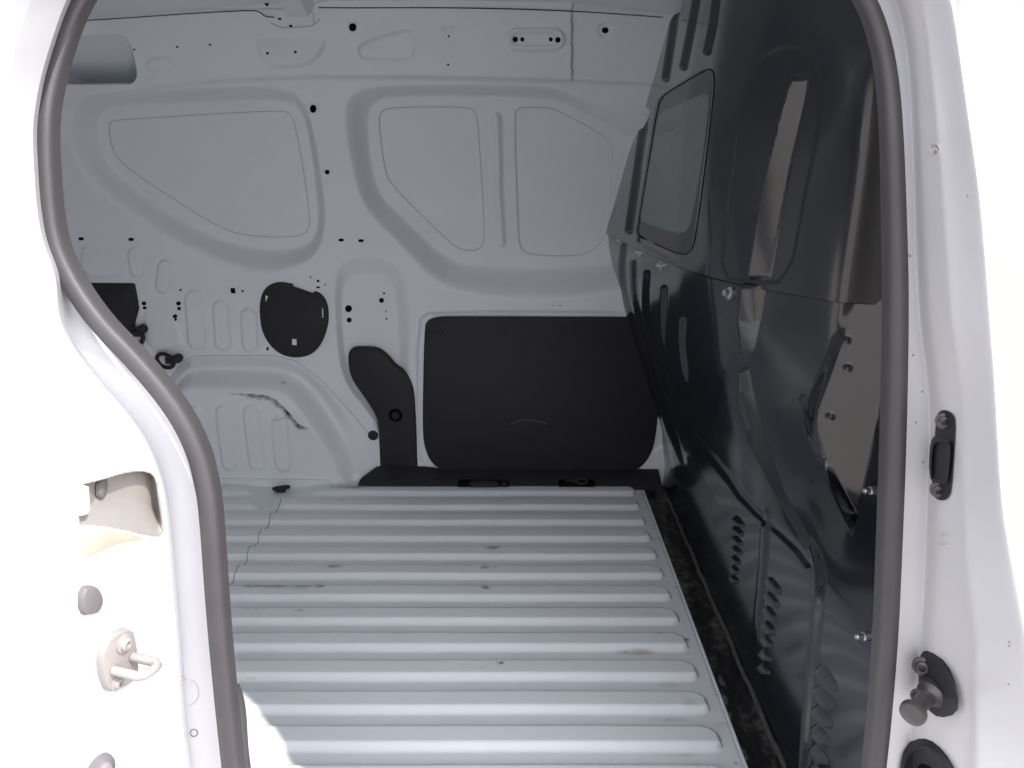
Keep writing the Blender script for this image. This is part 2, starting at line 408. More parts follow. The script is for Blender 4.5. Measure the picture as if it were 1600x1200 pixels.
# wear and dust
wear = np.zeros(PX.shape); dust = np.zeros(PX.shape)
rng = np.random.default_rng(4)
lip = chaikin([(372, 603), (400, 604), (430, 606), (447, 616), (463, 634), (476, 652), (485, 656)], 1, False)
d = ld(lip, PX, PY)
wear = np.maximum(wear, .95 * np.exp(-(d / (1.6 + 1.4 * sstep(440, 470, PX))) ** 2))
wear = np.maximum(wear, .84 * np.exp(-(d / 10) ** 2) * (PY > np.interp(PX, lip[:, 0], lip[:, 1]) - 2) * sstep(385, 400, PX))
for a, b, r, k in (((286, 610), (300, 603), 2.0, .9), ((435, 644), (462, 638), 1.6, .7), ((420, 670), (488, 671), 1.1, .6), ((447, 590), (455, 592), 2.2, .75), ((300, 588), (440, 586), 2.0, .42),
                   ((552, 290), (556, 345), 1.4, .5), ((553, 338), (548, 344), 3.0, .55), ((862, 477), (880, 478), 1.3, .9), ((536, 530), (534, 540), 1.2, .7), ((614, 528), (617, 540), 2, .5),
                   ((340, 520), (342, 521), 1.5, .6), ((328, 516), (330, 520), 1.2, .5), ((570, 655), (590, 668), 1.0, .8), ((838, 430), (850, 432), 2.5, .42)):
    wear = np.maximum(wear, k * np.exp(-(ld([a, b], PX, PY) / r) ** 2))
for cx, cy, rx, ry, k in ((585, 415, 30, 10, .35), (610, 540, 16, 22, .5), (545, 320, 12, 40, .28), (860, 440, 110, 20, .25), (560, 735, 30, 14, .5), (350, 590, 90, 10, .3), (545, 765, 40, 12, .8)):
    dust = np.maximum(dust, k * np.exp(-((PX - cx) / rx) ** 2 - ((PY - cy) / ry) ** 2))
gw = gs(gs(rng.normal(size=PX.shape), 12, 0), 12, 1); gw /= gw.std()
dust = np.maximum(dust, np.clip(.10 + .12 * gw + .18 * sstep(560, 740, PY), 0, .5))
for k in range(46):
    ax, ay = rng.uniform(130, 1000), rng.uniform(380, 740); L_ = rng.uniform(4, 26); an = rng.uniform(0, math.pi)
    wear = np.maximum(wear, rng.uniform(.4, .58) * np.exp(-(ld([(ax, ay), (ax + L_ * math.cos(an), ay + L_ * math.sin(an))], PX, PY, 12) / 1.2) ** 2))
# split into the pressings
fx = .25 * (PX[:-1, :-1] + PX[1:, :-1] + PX[1:, 1:] + PX[:-1, 1:]); fy = .25 * (PY[:-1, :-1] + PY[1:, :-1] + PY[1:, 1:] + PY[:-1, 1:])
frl = fy < np.interp(fx, RAIL_LINE[:, 0], RAIL_LINE[:, 1]) + 3
ztop = np.interp(fx, [60, 100, 400, 500, 700, 900, 1030, 1100], [36, 32, 16, 12, 11, 16, 25, 30])
keep = (fy > ztop - 40)
mA = sd(A_SEAM, fx, fy) > 0; mB1 = sd(B_S1, fx, fy) > 0; mB2 = sd(B_S2, fx, fy) > 0
mAr = (sd(ARCH_OUT, fx, fy) > 0)
rest = keep & ~(frl | mA | mB1 | mB2 | mAr)
side = grid_mesh(W1, [('side_panel', rest, M['paint'], None)], {'wear': wear, 'dust': dust}, ref=(0, -1, 0))[0]
grid_mesh(W1, [('roof_rail', keep & frl, M['paint'], None), ('wheel_arch', mAr & keep, M['paint'], None)], {'wear': wear, 'dust': dust}, ref=(0, -1, 0))
grid_mesh(W1, [('window_blank', mm, M['paint'], side) for mm in (mA, mB1, mB2)], {'wear': wear, 'dust': dust}, ref=(0, -1, 0))
wall1 = Surf(W1[::2, ::2])
def on_wall(pts, lift=.0):                     # points on the pressed wall, lifted towards the cabin
    pts = np.asarray(pts, float); P = wall0.many(pts)
    q = P.copy()
    q[:, 1] -= Hwall(pts[:, 0], pts[:, 1]) + lift
    return q
# gaps where the skin is bonded behind the frame
for sp in (A_SEAM, B_S1, B_S2):
    sweep('panel_seam', on_wall(sp, .0002), tube_prof(.0006, 6), M['seam'], side, closed=True)
def wseam(pts, r=.0009, parent=None, m='seam'):
    pts = np.asarray(pts, float)
    n = max(4, int(np.abs(np.diff(pts, axis=0)).sum() / 12)); t = np.linspace(0, 1, n)
    L = np.r_[0, np.cumsum(np.hypot(*np.diff(pts, axis=0).T))]; L /= L[-1]
    p = np.stack((np.interp(t, L, pts[:, 0]), np.interp(t, L, pts[:, 1])), 1)
    return sweep('panel_seam', on_wall(p, .0), tube_prof(r, 6), M[m], parent or side)
wseam([(263, 595), (285, 565), (304, 556), (425, 555), (463, 564), (502, 594), (541, 636), (585, 688)], .0007)
wseam([(893, 30), (893, 127)], .0006)
wseam([(340, 737), (520, 739), (535, 742)], .0006)
# holes
HOLES = [(553, 44, 6, 6.5), (280, 74, 1.8, 1.8), (332, 71, 1.8, 1.8), (423, 85, 2.2, 2.2), (466, 83, 2.2, 2.2), (489, 170, 5.2, 6.5), (511, 269, 3.8, 3.8),
         (702, 58, 1.7, 1.7), (701, 102, 1.7, 1.7), (805, 63, 4.2, 4.5), (816, 63, 3.2, 3.5), (860, 63, 3.2, 3.5), (871, 64, 4.2, 4.5), (945, 48, 5.5, 4.8),
         (379, 455, 1.8, 1.8), (282, 453, 1.8, 1.8), (225, 474, 3.6, 3.2), (226, 481, 3, 2.6), (279, 474, 3.8, 3.2), (280, 482, 3, 2.8), (274, 494, 3.4, 3), (275, 499, 1.8, 2.2),
         (497, 439, 2.2, 2.2), (485, 433, 1.4, 1.4), (508, 445, 1.2, 1.2), (542, 485, 5.6, 5.6), (543, 503, 4, 4), (594, 472, 4, 4), (598, 461, 1.8, 1.8), (601, 489, 1.3, 1.3), (602, 501, 1.5, 1.5), (212, 78, 1.6, 1.6)]
def hole(poly): 
    P = on_wall(poly, .0006); c = P.mean(0)
    n = len(P); V = np.vstack((P, P + (0, .0004, 0)))
    F = [tuple(range(n))] + [(i, (i + 1) % n, n + (i + 1) % n, n + i) for i in range(n)]
    return mesh('bolt_hole', V, F, M['hole'], side)
for cx, cy, rx, ry in HOLES: hole(disc(cx, cy, rx, 14, ry))
for cx, cy, a, b in ((127, 373, 9, 5), (205, 374, 9, 5), (533, 375, 9, 4.5), (564, 376, 9, 4.5), (497, 449, 6, 3), (418, 545, 3.5, 6)): hole(slot(cx, cy, a, b, n=4))
hole([(360, 450), (367, 450), (368.5, 458.5), (361, 458)])
lathe('rubber_plug', on_wall([(583, 680)])[0], (0, -1, 0), [(.0155, -.002), (.0155, .003), (.012, .005), (.003, .0055)], M['plastic'], side)

# ------------------------------------------------------------------ black pieces on the wall
c5 = lambda p: crop(p, 500, 380, .35)
c4 = lambda p: crop(p, 80, 350, .325)
tp = plate('trim_panel', wall0, chaikin([(663, 512), (668, 500), (684, 494.5), (720, 494), (960, 495), (1050, 496), (1060, 500), (1055, 560), (1030, 620), (1024, 690), (1012, 720), (990, 738), (700, 738), (676, 726), (664, 702), (660, 670)], 2), .0, .006, M['plastic'], None, bev=2.0, normal=(0, -1, 0))
for x, y in ((540, 395), (820, 395), (1090, 395), (530, 685), (550, 945), (820, 990), (1110, 990)):
    px, py = 500 + .35 * x, 380 + .35 * y; p = wall0.at(px, py)[0]
    lathe('panel_clip', p + (0, -.006, 0), (0, -1, 0), [(.0085, -.001), (.0085, .0012), (.0065, .0018), (.005, .0008), (.002, .001)], M['plastic'], tp, 14)
sweep('scuff', wall0.many(chaikin([(797, 662), (808, 657), (820, 654.5), (832, 655), (845, 658), (856, 662)], 1, False)) + (0, -.0061, 0), tube_prof(.0007, 6), M['jambdark'], tp)
pc = plate('pillar_cover', wall0, chaikin(c5([(126, 520), (128, 485), (150, 469), (190, 468), (250, 470), (295, 498), (340, 553), (380, 573), (410, 620), (422, 665), (430, 800), (436, 980), (440, 1090), (268, 1090), (268, 980), (262, 800), (240, 750), (200, 690), (150, 620), (130, 570)]), 1), -.03, .004, M['plastic'], None, bev=2.2, normal=(0, -1, 0))
p = wall0.at(618.5, 648)[0]; lathe('anchor_recess', p + (0, -.004, 0), (0, -1, 0), [(.0205, -.001), (.0205, .003), (.0185, .004), (.0165, .001), (.0155, .0004), (.001, .0005)], M['hole'], pc, 24)
lathe('anchor_bolt', p + (0, -.0042, 0), (0, -1, 0), [(.0115, 0), (.0115, .004), (.009, .006), (.006, .0062), (.0055, .003), (.001, .003)], M['plastic'], pc, 18)
p = wall0.at(570, 558)[0]; lathe('cover_screw', p + (0, -.004, 0), (0, -1, 0), [(.0075, -.001), (.0075, .001), (.005, .0016), (.001, .001)], M['plastic'], pc, 14)
plate('side_bracket', wall0, c4([(150, 283), (398, 284), (405, 292), (424, 405), (410, 455), (395, 530), (370, 530), (150, 480)]), -.004, .005, M['plastic'], None, bev=1.2, normal=(0, -1, 0))
fc = plate('access_cover', wall0, np.array(c4([(1258, 331), (1212, 315), (1166, 299)]) + list(map(tuple, chaikin(c4([(1162, 287), (1105, 276), (1060, 284), (1020, 318), (1003, 380), (1005, 460), (1020, 530), (1060, 592), (1115, 632), (1180, 643), (1250, 630), (1300, 580), (1330, 500), (1337, 430), (1326, 370), (1298, 332), (1268, 322)]), 2, False)))), -.004, .006, M['plastic'], None, bev=1.4, normal=(0, -1, 0))
for cx, cy, a, b, lx, ly, la, lb in ((1047, 363, 34, 50, 1040, 362, 13, 42), (1298, 424, 38, 50, 1308, 424, 6, 44), (1178, 560, 34, 36, 1172, 563, 22, 30)):
    r4 = lambda cx, cy, a, b: c4([(cx - a / 2, cy - b / 2), (cx + a / 2, cy - b / 2 + 3), (cx + a / 2, cy + b / 2 + 2), (cx - a / 2, cy + b / 2)])
    q = plate('clip_slot', wall0, r4(cx, cy, a, b), .004, .0066, M['hole'], fc, bev=.3, normal=(0, -1, 0))
    plate('clip_tab', wall0, r4(lx, ly, la, lb), .006, .0074, M['white_clip'], fc, bev=.3, normal=(0, -1, 0))
def ring(px, py, R, r, ang, knob):
    p = on_wall([(px, py)], 0)[0] + np.array((0, -.012, 0)); a = math.radians(ang)
    pts = [p + np.array((R * math.cos(t), -.010 * math.sin(t + a), R * .88 * math.sin(t))) for t in np.linspace(0, 2 * math.pi, 28, endpoint=False)]
    o = sweep('tie_down_ring', pts, tube_prof(r, 10), M['plastic'], None, closed=True)
    k = on_wall([knob], 0)[0]
    lathe('stud', k + np.array((.0, .004, 0)), (.25, -1, .1), [(.010, -.004), (.013, .004), (.013, .012), (.009, .016), (.009, .02), (.0125, .022), (.0125, .029), (.008, .032), (.001, .032)], M['plastic'], o, 16)
    mesh('shackle', *(lambda c: ([c + np.array(v) for v in ((-.014, .0, -.011), (.014, 0, -.011), (.014, 0, .012), (-.014, 0, .012), (-.011, -.02, -.008), (.010, -.022, -.008), (.010, -.022, .009), (-.011, -.02, .009))],
         [(0, 1, 2, 3), (4, 5, 6, 7), (0, 1, 5, 4), (1, 2, 6, 5), (2, 3, 7, 6), (3, 0, 4, 7)]))((k + p) / 2), M['plastic'], o)
ring(261, 562, .026, .0058, 40, (279, 559))
ring(214, 524, .027, .0062, 100, (224, 513))

# sill trim along the foot of the wall
def quadstrip(name, rows, m, parent=None, smooth=30):
    k = len(rows[0]); V = [v for r in rows for v in r]; F = []
    for i in range(len(rows) - 1):
        for j in range(k - 1): F.append((i * k + j, i * k + j + 1, (i + 1) * k + j + 1, (i + 1) * k + j))
    return mesh(name, V, F, m, parent, smooth)
xa = lambda x, y, Y: float(at_y(x, y, Y)[0])
X0, X1 = xa(582, 727, 2.14), .47
tx = [xa(559, 757, 2.085), xa(582, 727, 2.14) + .012] + list(np.linspace(xa(600, 727, 2.14), .40, 14)) + [.445]
rows = []
for i, x in enumerate(tx):
    e = i == 0
    rec = 0
    zt = .047 if x < xa(665, 727, 2.14) else .038
    if e: rows.append([(x, 2.085, -.003), (x, 2.083, .014), (x + .002, 2.088, .018), (x + .003, 2.10, .02), (x + .004, 2.12, .02)])
    else: rows.append([(x, 2.080, -.003), (x, 2.080, .013), (x, 2.084, .017), (x, 2.125, zt - .006), (x, 2.146, zt)])
st = quadstrip('sill_trim', rows, M['plastic'])
for x0, x1, kind in ((.5 * 0 + 715, 796, 0), (872, 930, 1)):
    a = at_y(x0, 752, 2.09)[0]; b = at_y(x1, 752, 2.09)[0]
    box('tie_down_well', (a, 2.076, .003), (b, 2.108, .0235), M['hole'], st, .003)
    if kind == 0:
        box('tie_down_flap', (a + .035, 2.073, .004), (b - .03, 2.106, .027), M['plastic'], st, .005)
        box('latch_tab', (b - .024, 2.074, .004), (b - .006, 2.104, .025), M['plastic'], st, .004)
    else:
        pts = [((a + b) / 2 + .03 * math.cos(t), 2.085 + .008 * math.sin(t), .026 + .006 * math.sin(2 * t)) for t in np.linspace(0, 2 * math.pi, 20, endpoint=False)]
        sweep('tie_down_loop', pts, tube_prof(.0045, 8), M['plastic'], st, closed=True)
for x, y in ((613, 748), (680, 748)):
    lathe('trim_clip', at_y(x, y, 2.10) + np.array((0, .0, .003)), (0, -.45, .9), [(.008, -.002), (.008, .002), (.005, .003), (.001, .002)], M['plastic'], st, 14)

# ================================================================== LOAD FLOOR
FR = .392
fxs = np.r_[np.arange(-1.37, .27, .010), np.arange(.27, FR, .004), FR]; fys = np.arange(.60, 2.20, .0024)
FX, FY = np.meshgrid(fxs, fys, indexing='ij')
PITCH, Y0 = .0892, 2.044
ph = (FY - Y0 + PITCH * 40) % PITCH
ph = np.where(ph > PITCH - .012, ph - PITCH, ph)          # -.012 .. pitch-.012
n_idx = np.round((FY - ph - Y0) / PITCH)
ENDX = .362 - .0
endk = sstep(ENDX, ENDX - .045, FX)
taper = 1 - sstep(ENDX - .06, ENDX, FX)
lin = lambda a, b, v: .35 * sstep(a, b, v) + .65 * np.clip((v - a) / (b - a), 0, 1)
prof = lin(-.0085, .0075, ph) * (1 - lin(.0445, .0495, ph))
cc = .018; hw = .03 * np.sqrt(np.clip(1 - np.clip((FX - (ENDX - .04)) / .04, 0, 1) ** 2, 0, 1))
cap = np.where(FX > ENDX - .04, sstep(0, .010, hw - np.abs(ph - cc) + .006 * (FX < ENDX)), 1)
# the first two ribs start beside the tie-down pad
px0 = proj(np.stack((FX, FY, 0 * FX), -1)); QX, QY = px0[..., 0], px0[..., 1]
startn = np.where(n_idx == 0, sstep(478, 500, QX) + sstep(402, 380, QX), np.where(n_idx == -1, sstep(430, 450, QX) + sstep(408, 390, QX), 1))
startn = np.where((n_idx > 0), 0, startn)
FZ = .0108 * prof * cap * startn
FZ = FZ + .0006 * np.sin(FX * 9 + 1) * np.sin(FY * 7)
pad = chaikin([(404, 795), (424, 766), (478, 766), (458, 797)], 1)
FZ = FZ + .003 * sstep(-2, 2, sd(pad, QX, QY))
FZ = np.where(FX > FR - .004, FZ - .003, FZ)
FW = np.zeros(FX.shape); FD = np.zeros(FX.shape)
for cx, cy, rx, ry, k in ((771, 861, 12, 3, 1), (777, 835, 9, 2, .6), (757, 892, 7, 3, .95), (772, 892, 10, 2, .6), (758, 924, 8, 4, 1), (781, 1043, 6, 3, 1.1), (752, 1050, 8, 3, .6),
                          (524, 891, 13, 3, .95), (452, 891, 6, 2, .6), (500, 921, 9, 4, 1.05), (475, 921, 12, 4, .95), (430, 920, 26, 4, .85), (395, 921, 20, 4, .8), (470, 960, 14, 1.6, .8), (415, 953, 40, 1.6, .7), (395, 957, 40, 3, .6),
                          (404, 994, 6, 3, .85), (425, 992, 6, 2, .7), (370, 994, 16, 3, .6), (634, 1085, 3, 2, .9), (765, 1098, 9, 4, .6), (668, 1158, 6, 3, .6), (938, 783, 4, 3, .7), (1073, 1000, 6, 3, .9), (1095, 1091, 6, 3, .8), (1150, 1192, 5, 3, .8), (905, 1124, 3, 3, .6),
                          (470, 865, 3, 5, .5), (700, 866, 16, 1.5, .55), (1035, 878, 3, 3, .5), (950, 899, 14, 1.5, .6), (560, 975, 3, 3, .4), (530, 786, 24, 2, .5)):
    FW = np.maximum(FW, 1.05 * k * np.exp(-((QX - cx) / (1.2 * rx)) ** 2 - ((QY - cy) / (1.25 * ry)) ** 2))
for cx, cy, rx, ry, k in ((550, 766, 45, 4, 1.1), (997, 1020, 45, 5, 1.0), (1030, 995, 14, 8, .6), (1045, 1070, 25, 8, .7), (1075, 1105, 22, 10, .7), (1040, 1125, 60, 6, .7), (1060, 1180, 60, 5, .65), (440, 921, 90, 9, .8), (768, 862, 26, 8, .6), (765, 892, 30, 6, .5), (520, 890, 30, 6, .5), (1110, 1090, 14, 60, .5), (700, 823, 300, 3, .25), (530, 787, 40, 4, .6)):
    FD = np.maximum(FD, k * np.exp(-((QX - cx) / rx) ** 2 - ((QY - cy) / ry) ** 2))
rf_ = np.random.default_rng(21)
stk = gs(gs(rf_.normal(size=FX.shape), 10, 0), 2, 1); stk /= stk.std()
blo = gs(gs(rf_.normal(size=FX.shape), 5, 0), 16, 1); blo /= blo.std()
foot = np.exp(-((ph + .0105) / .004) ** 2) + np.exp(-((ph - .0515) / .003) ** 2)
FD = np.maximum(FD, np.clip(.10 + .13 * stk + .12 * blo + .22 * foot * (.6 + .4 * blo), 0, .62))
for k in range(60):
    ax, ay = rf_.uniform(-.9, .33), rf_.uniform(.95, 2.05); L_ = rf_.uniform(.01, .09); an = rf_.normal() * .35
    bx_, by_ = ax + L_ * math.cos(an), ay + L_ * math.sin(an)
    t_ = np.clip(((FX - ax) * (bx_ - ax) + (FY - ay) * (by_ - ay)) / L_ ** 2, 0, 1)
    dd = np.hypot(FX - ax - t_ * (bx_ - ax), FY - ay - t_ * (by_ - ay)); FW = np.maximum(FW, rf_.uniform(.42, .62) * np.exp(-(dd / .0028) ** 2))
FP = np.stack((FX, FY, FZ), -1)
fmask = np.ones((FX.shape[0] - 1, FX.shape[1] - 1), bool)
floor = grid_mesh(FP, [('load_floor', fmask, M['floorpaint'], None)], {'wear': FW, 'dust': FD}, ref=(0, 0, 1))[0]
box('floor_edge', (FR - .002, .60, -.016), (FR + .0012, 2.10, -.0004), M['floorpaint'], floor, 0)
# wandering sealed joint between the two floor sheets
rr = random.Random(3); jp = []
for t in np.linspace(0, 1, 46):
    x = 440 + (352 - 440) * t + 1.8 * math.sin(t * 31) + rr.uniform(-1.3, 1.3); y = 786 + (926 - 786) * t
    P_ = at_z(x, y, 0.0); i = np.argmin(np.abs(fxs - P_[0])); j = np.argmin(np.abs(fys - P_[1])); P_[2] = FZ[max(i - 1, 0):i + 2, max(j - 1, 0):j + 2].max() + .0004
    jp.append(P_)
sweep('joint_sealant', jp, [(-.0009, -.0008), (.0009, -.0008), (.0006, .0006), (-.0006, .0006)], M['seam'], floor, ref=(0, 0, 1))
# floor tie-down
tp0 = at_z(440, 768, .004)
pts = [tp0 + np.array((.022 * math.cos(t), .012 * math.sin(t), .012 + .004 * math.cos(t + .8))) for t in np.linspace(0, 2 * math.pi, 24, endpoint=False)]
ft = sweep('floor_tie_down', pts, tube_prof(.0052, 8), M['plastic'], None, closed=True, ref=(0, 0, 1))
box('tie_down_base', tuple(tp0 + (-.018, -.010, -.003)), tuple(tp0 + (.012, .012, .012)), M['plastic'], ft, .004)

# ================================================================== BULKHEAD
rowsZ = [(-.03, [(.458, 2.16), (.458, 1.87), (.458, 1.6), (.458, 1.44), (.458, 1.35), (.458, 1.25), (.458, 1.05), (.458, .8), (.458, .60)]),
         (.03, [(.470, 2.16), (.470, 1.87), (.470, 1.6), (.470, 1.44), (.470, 1.35), (.472, 1.25), (.475, 1.05), (.475, .8), (.475, .60)]),
         (.16, [(.445, 2.16), (.468, 1.87), (.482, 1.6), (.485, 1.44), (.488, 1.35), (.490, 1.25), (.492, 1.05), (.495, .8), (.495, .60)]),
         (.33, [(.380, 2.2), (.420, 1.87), (.470, 1.6), (.485, 1.44), (.490, 1.35), (.495, 1.25), (.500, 1.05), (.505, .8), (.505, .60)]),
         (.54, [(.314, 2.2), (.342, 1.87), (.382, 1.6), (.424, 1.47), (.465, 1.38), (.548, 1.268), (.620, 1.235), (.565, 1.02), (.345, .60)]),
         (.74, [(.264, 2.2), (.310, 1.87), (.352, 1.62), (.388, 1.49), (.432, 1.395), (.542, 1.255), (.625, 1.232), (.575, 1.04), (.320, .60)]),
         (1.0, [(.315, 2.2), (.330, 1.87), (.337, 1.607), (.352, 1.47), (.402, 1.385), (.532, 1.225), (.605, 1.212), (.565, 1.04), (.300, .615)]),
         (1.36, [(.378, 2.14), (.378, 1.80), (.378, 1.6), (.385, 1.44), (.43, 1.33), (.535, 1.235), (.60, 1.205), (.55, 1.04), (.262, .67)])]
NU, NZ = 620, 560
RZ = np.array([r[0] for r in rowsZ]); RP = np.array([r[1] for r in rowsZ])     # (8, 9, 2)
us = np.array([0, .17, .36, .48, .56, .66, .78, .90, 1.0])
u = np.linspace(0, 1, NU)
zt = np.concatenate((np.linspace(-.03, .74, int(NZ * .6)), np.linspace(.74, 1.36, NZ - int(NZ * .6) + 1)[1:]))
RU = np.stack([np.stack([np.interp(u, us, RP[i, :, k]) for k in (0, 1)], -1) for i in range(len(RZ))])   # (8, NU, 2)
RU = gs(RU, 8, 1)
BXY = np.zeros((NU, NZ, 2))
for k in (0, 1):
    for i in range(NU): BXY[i, :, k] = np.interp(zt, RZ, RU[:, i, k])
BXY = gs(BXY, 11, 1)
B0 = np.concatenate((BXY, np.broadcast_to(zt[None, :, None], (NU, NZ, 1))), -1)
bpx = proj(B0); BX, BY = bpx[..., 0], bpx[..., 1]
nb, fl = grid_normals(B0)
if (nb[:, :, 0].mean() > 0): nb = -nb
isup = np.broadcast_to(zt[None, :] >= .74, BX.shape)
c3 = lambda p: crop(p, 940, 0, .35)
c6 = lambda p: crop(p, 940, 380, .35)
WIN_OPEN = chaikin([(996, 369), (998, 350), (1012, 265), (1027, 170), (1034, 151), (1050, 140), (1095, 113), (1112, 106), (1117, 120), (1114, 160), (1102, 260), (1088, 365), (1080, 396), (1062, 398), (1025, 382)], 2)
WIN_GLASS = chaikin([(1000, 346), (1003, 325), (1014, 262), (1027, 186), (1035, 174), (1050, 168), (1090, 150), (1107, 146), (1109, 160), (1100, 240), (1084, 330), (1077, 358), (1066, 366), (1030, 356)], 2)
STRIP_U = [(1244, 122), (1252, 119), (1264, 122), (1258, 160), (1236, 260), (1216, 370), (1206, 428), (1196, 436), (1176, 432), (1180, 410), (1204, 270), (1226, 180)]
STRIP_L = chaikin([(1168, 457), (1195, 459), (1190, 500), (1178, 548), (1168, 562), (1162, 545), (1163, 500)], 1)
STRIP_D = chaikin([(1160, 572), (1171, 574), (1176, 610), (1190, 670), (1222, 765), (1216, 768), (1182, 690), (1163, 625)], 1)
FACET = chaikin([(1335, 430), (1440, 430), (1420, 690), (1374, 760), (1358, 790), (1347, 858), (1310, 790), (1263, 692), (1256, 645), (1272, 605), (1300, 530)], 1)
BAND = [(1356, 95), (1400, 120), (1420, 300), (1420, 490), (1312, 478), (1336, 410), (1344, 250)]
EMBP = chaikin([(1128, 432), (1136, 350), (1152, 230), (1168, 140), (1186, 95), (1220, 74), (1250, 74), (1275, 90), (1290, 150), (1260, 300), (1235, 440), (1172, 440)], 1)
h = np.zeros(BX.shape)
UP = isup; LO = ~isup
hu = np.zeros(BX.shape); hl = np.zeros(BX.shape)
hu += .004                                     # upper sheet laps over the lower one
for ln in ([(1062, -10), (1054, 50), (1043, 122)], [(1093, -10), (1082, 50), (1071, 104)], [(1124, -10), (1117, 40), (1108, 80)], [(1012, 175), (1003, 230), (985, 360)]):
    hu -= .014 * bead(ln, BX, BY, 7.5, 5)
hu -= .003 * sstep(-2.5, 2.5, sd(WIN_OPEN, BX, BY))
hu -= .0012 * emb(EMBP, BX, BY, 4)
def wedge(Lp, Rp, amp, y0, y1, X, Y):          # a strip pressed at a slant: proud along its left edge
    Lp = np.array(Lp, float); Rp = np.array(Rp, float)
    xl = np.interp(Y, Lp[:, 1], Lp[:, 0]); xr = np.interp(Y, Rp[:, 1], Rp[:, 0]); w_ = np.maximum(xr - xl, 3)
    t = (X - xl) / w_
    return amp * np.clip(w_ / 25, .2, 1.2) * np.clip(1 - t, 0, 1) * sstep(-.16, .0, t) * sstep(y0 - 3, y0 + 6, Y) * sstep(y1 + 3, y1 - 6, Y)
hu += wedge([(1244, 118), (1226, 180), (1204, 270), (1180, 410), (1176, 436)], [(1266, 118), (1259, 160), (1237, 260), (1217, 370), (1207, 436)], .0125, 120, 434, BX, BY)
hu -= .006 * emb([(1000, 368), (1066, 402), (1058, 412), (998, 378)], BX, BY, 3)
hl += wedge([(1168, 450), (1164, 500), (1164, 562)], [(1197, 450), (1190, 500), (1178, 548), (1168, 562)], .0165, 440, 562, BX, BY)
hl += wedge([(1160, 572), (1162, 625), (1180, 690), (1214, 768), (1250, 835), (1268, 880)], [(1172, 572), (1177, 610), (1192, 670), (1224, 765), (1258, 830), (1274, 875)], .021, 574, 860, BX, BY)
hl += .0025 * bead(chaikin([(1254, 622), (1262, 650), (1290, 730), (1330, 820)], 1, False), BX, BY, 5.5, 5)
hl += .010 * bead(chaikin([(1222, 765), (1250, 820), (1272, 862), (1282, 885), (1282, 930), (1272, 1010), (1258, 1150), (1255, 1250)], 2, False), BX, BY, 9, 8) * sstep(830, 890, BY)
hl += .006 * bead([(1198, 790), (1195, 860), (1185, 960), (1180, 1010)], BX, BY, 9, 8) * sstep(780, 830, BY) * sstep(1015, 960, BY)
hl -= .003 * bead(chaikin([(1062, 650), (1090, 690), (1130, 735), (1165, 785), (1240, 850), (1262, 880)], 1, False), BX, BY, 9, 9)
for ln in ([(976, 372), (970, 430), (982, 480), (1003, 560), (1030, 660), (1052, 740)], [(990, 410), (990, 450), (996, 490), (1012, 560), (1045, 660), (1075, 740)], [(1011, 427), (1008, 470), (1014, 510), (1035, 590), (1062, 650)], [(1038, 452), (1036, 500), (1036, 540), (1052, 590), (1080, 650)], [(1066, 500), (1064, 540), (1072, 590), (1090, 640)]):
    yb = max(p_[1] for p_ in ln); hl -= .011 * bead(chaikin(ln, 2, False), BX, BY, 7, 7) * sstep(yb + 8, yb - 70, BY)
hu += .0008 * np.sin(BX * .02 + 1) * np.sin(BY * .017) ; hl += .0012 * np.sin(BX * .03 + 1) * np.sin(BY * .021)
h = np.where(isup, hu, hl)
B1 = B0 + nb * h[..., None]
bdust = sstep(.22, .0, B0[..., 2]) * .45 + .25 * np.exp(-((B0[..., 2] - .33) / .06) ** 2)
mrow = np.broadcast_to((zt[:-1] >= .74 - 1e-6)[None, :], (NU - 1, NZ - 1))
bfx = .25 * (BX[:-1, :-1] + BX[1:, :-1] + BX[1:, 1:] + BX[:-1, 1:]); bfy = .25 * (BY[:-1, :-1] + BY[1:, :-1] + BY[1:, 1:] + BY[:-1, 1:])
ks = int(np.searchsorted(zt, .74 - 1e-6))
Bu = (B0 + nb * hu[..., None]); Bl = (B0 + nb * hl[..., None])
# flat upright facet towards the passenger side
fk = sstep(-3, 19, sd(FACET, BX, BY)) * (u < .795)[:, None]; i5 = int(.70 * NU); kz = int(np.searchsorted(zt, .70))
fi = np.argmin(((BX - 1338) ** 2 + (BY - 492) ** 2 + 1e6 * (u > .8)[:, None]).ravel()); fp = B0.reshape(-1, 3)[fi] + nb.reshape(-1, 3)[fi] * .001; fn = nb[i5, kz].copy(); fn[2] = .02; fn = np.array((-.50, -.86, .12)); fn /= np.linalg.norm(fn)
rr_ = ray(BX, BY); hit = CAM + rr_ * (((fp - CAM) @ fn) / np.minimum((rr_ @ fn), -.05))[..., None]
Bl = Bl + (hit - Bl) * fk[..., None]
for cx, cy in ((1323, 532), (1325, 575), (1298, 651)): Bl = Bl + fn * (.0035 * np.exp(-((BX - cx) / 5) ** 2 - ((BY - cy) / 5) ** 2))[..., None]
mo = sd(WIN_OPEN, bfx, bfy)[:, ks:] > 0; mg = sd(WIN_GLASS, bfx, bfy)[:, ks:] > 0
bk_u = grid_mesh(Bu[:, ks:], [('bulkhead_window_panel', ~mo, M['black'], None)], {'dust': bdust[:, ks:]}, ref=(-1, -.3, 0))[0]
grid_mesh(Bu[:, ks:], [('window_border', mo & ~mg, M['frit'], bk_u), ('window_pane', mo & mg, M['glass'], bk_u)], None, ref=(-1, -.3, 0))
bk_l = grid_mesh(Bl[:, :ks + 3], [('bulkhead_panel', np.ones((NU - 1, ks + 2), bool), M['black'], None)], {'dust': bdust[:, :ks + 3]}, ref=(-1, -.3, 0))[0]
bulk = Surf(B0[::2, ::2]); bulk_u = Surf(Bu[::2, ks::2]); bulk_l = Surf(Bl[::2, :ks + 3:2])
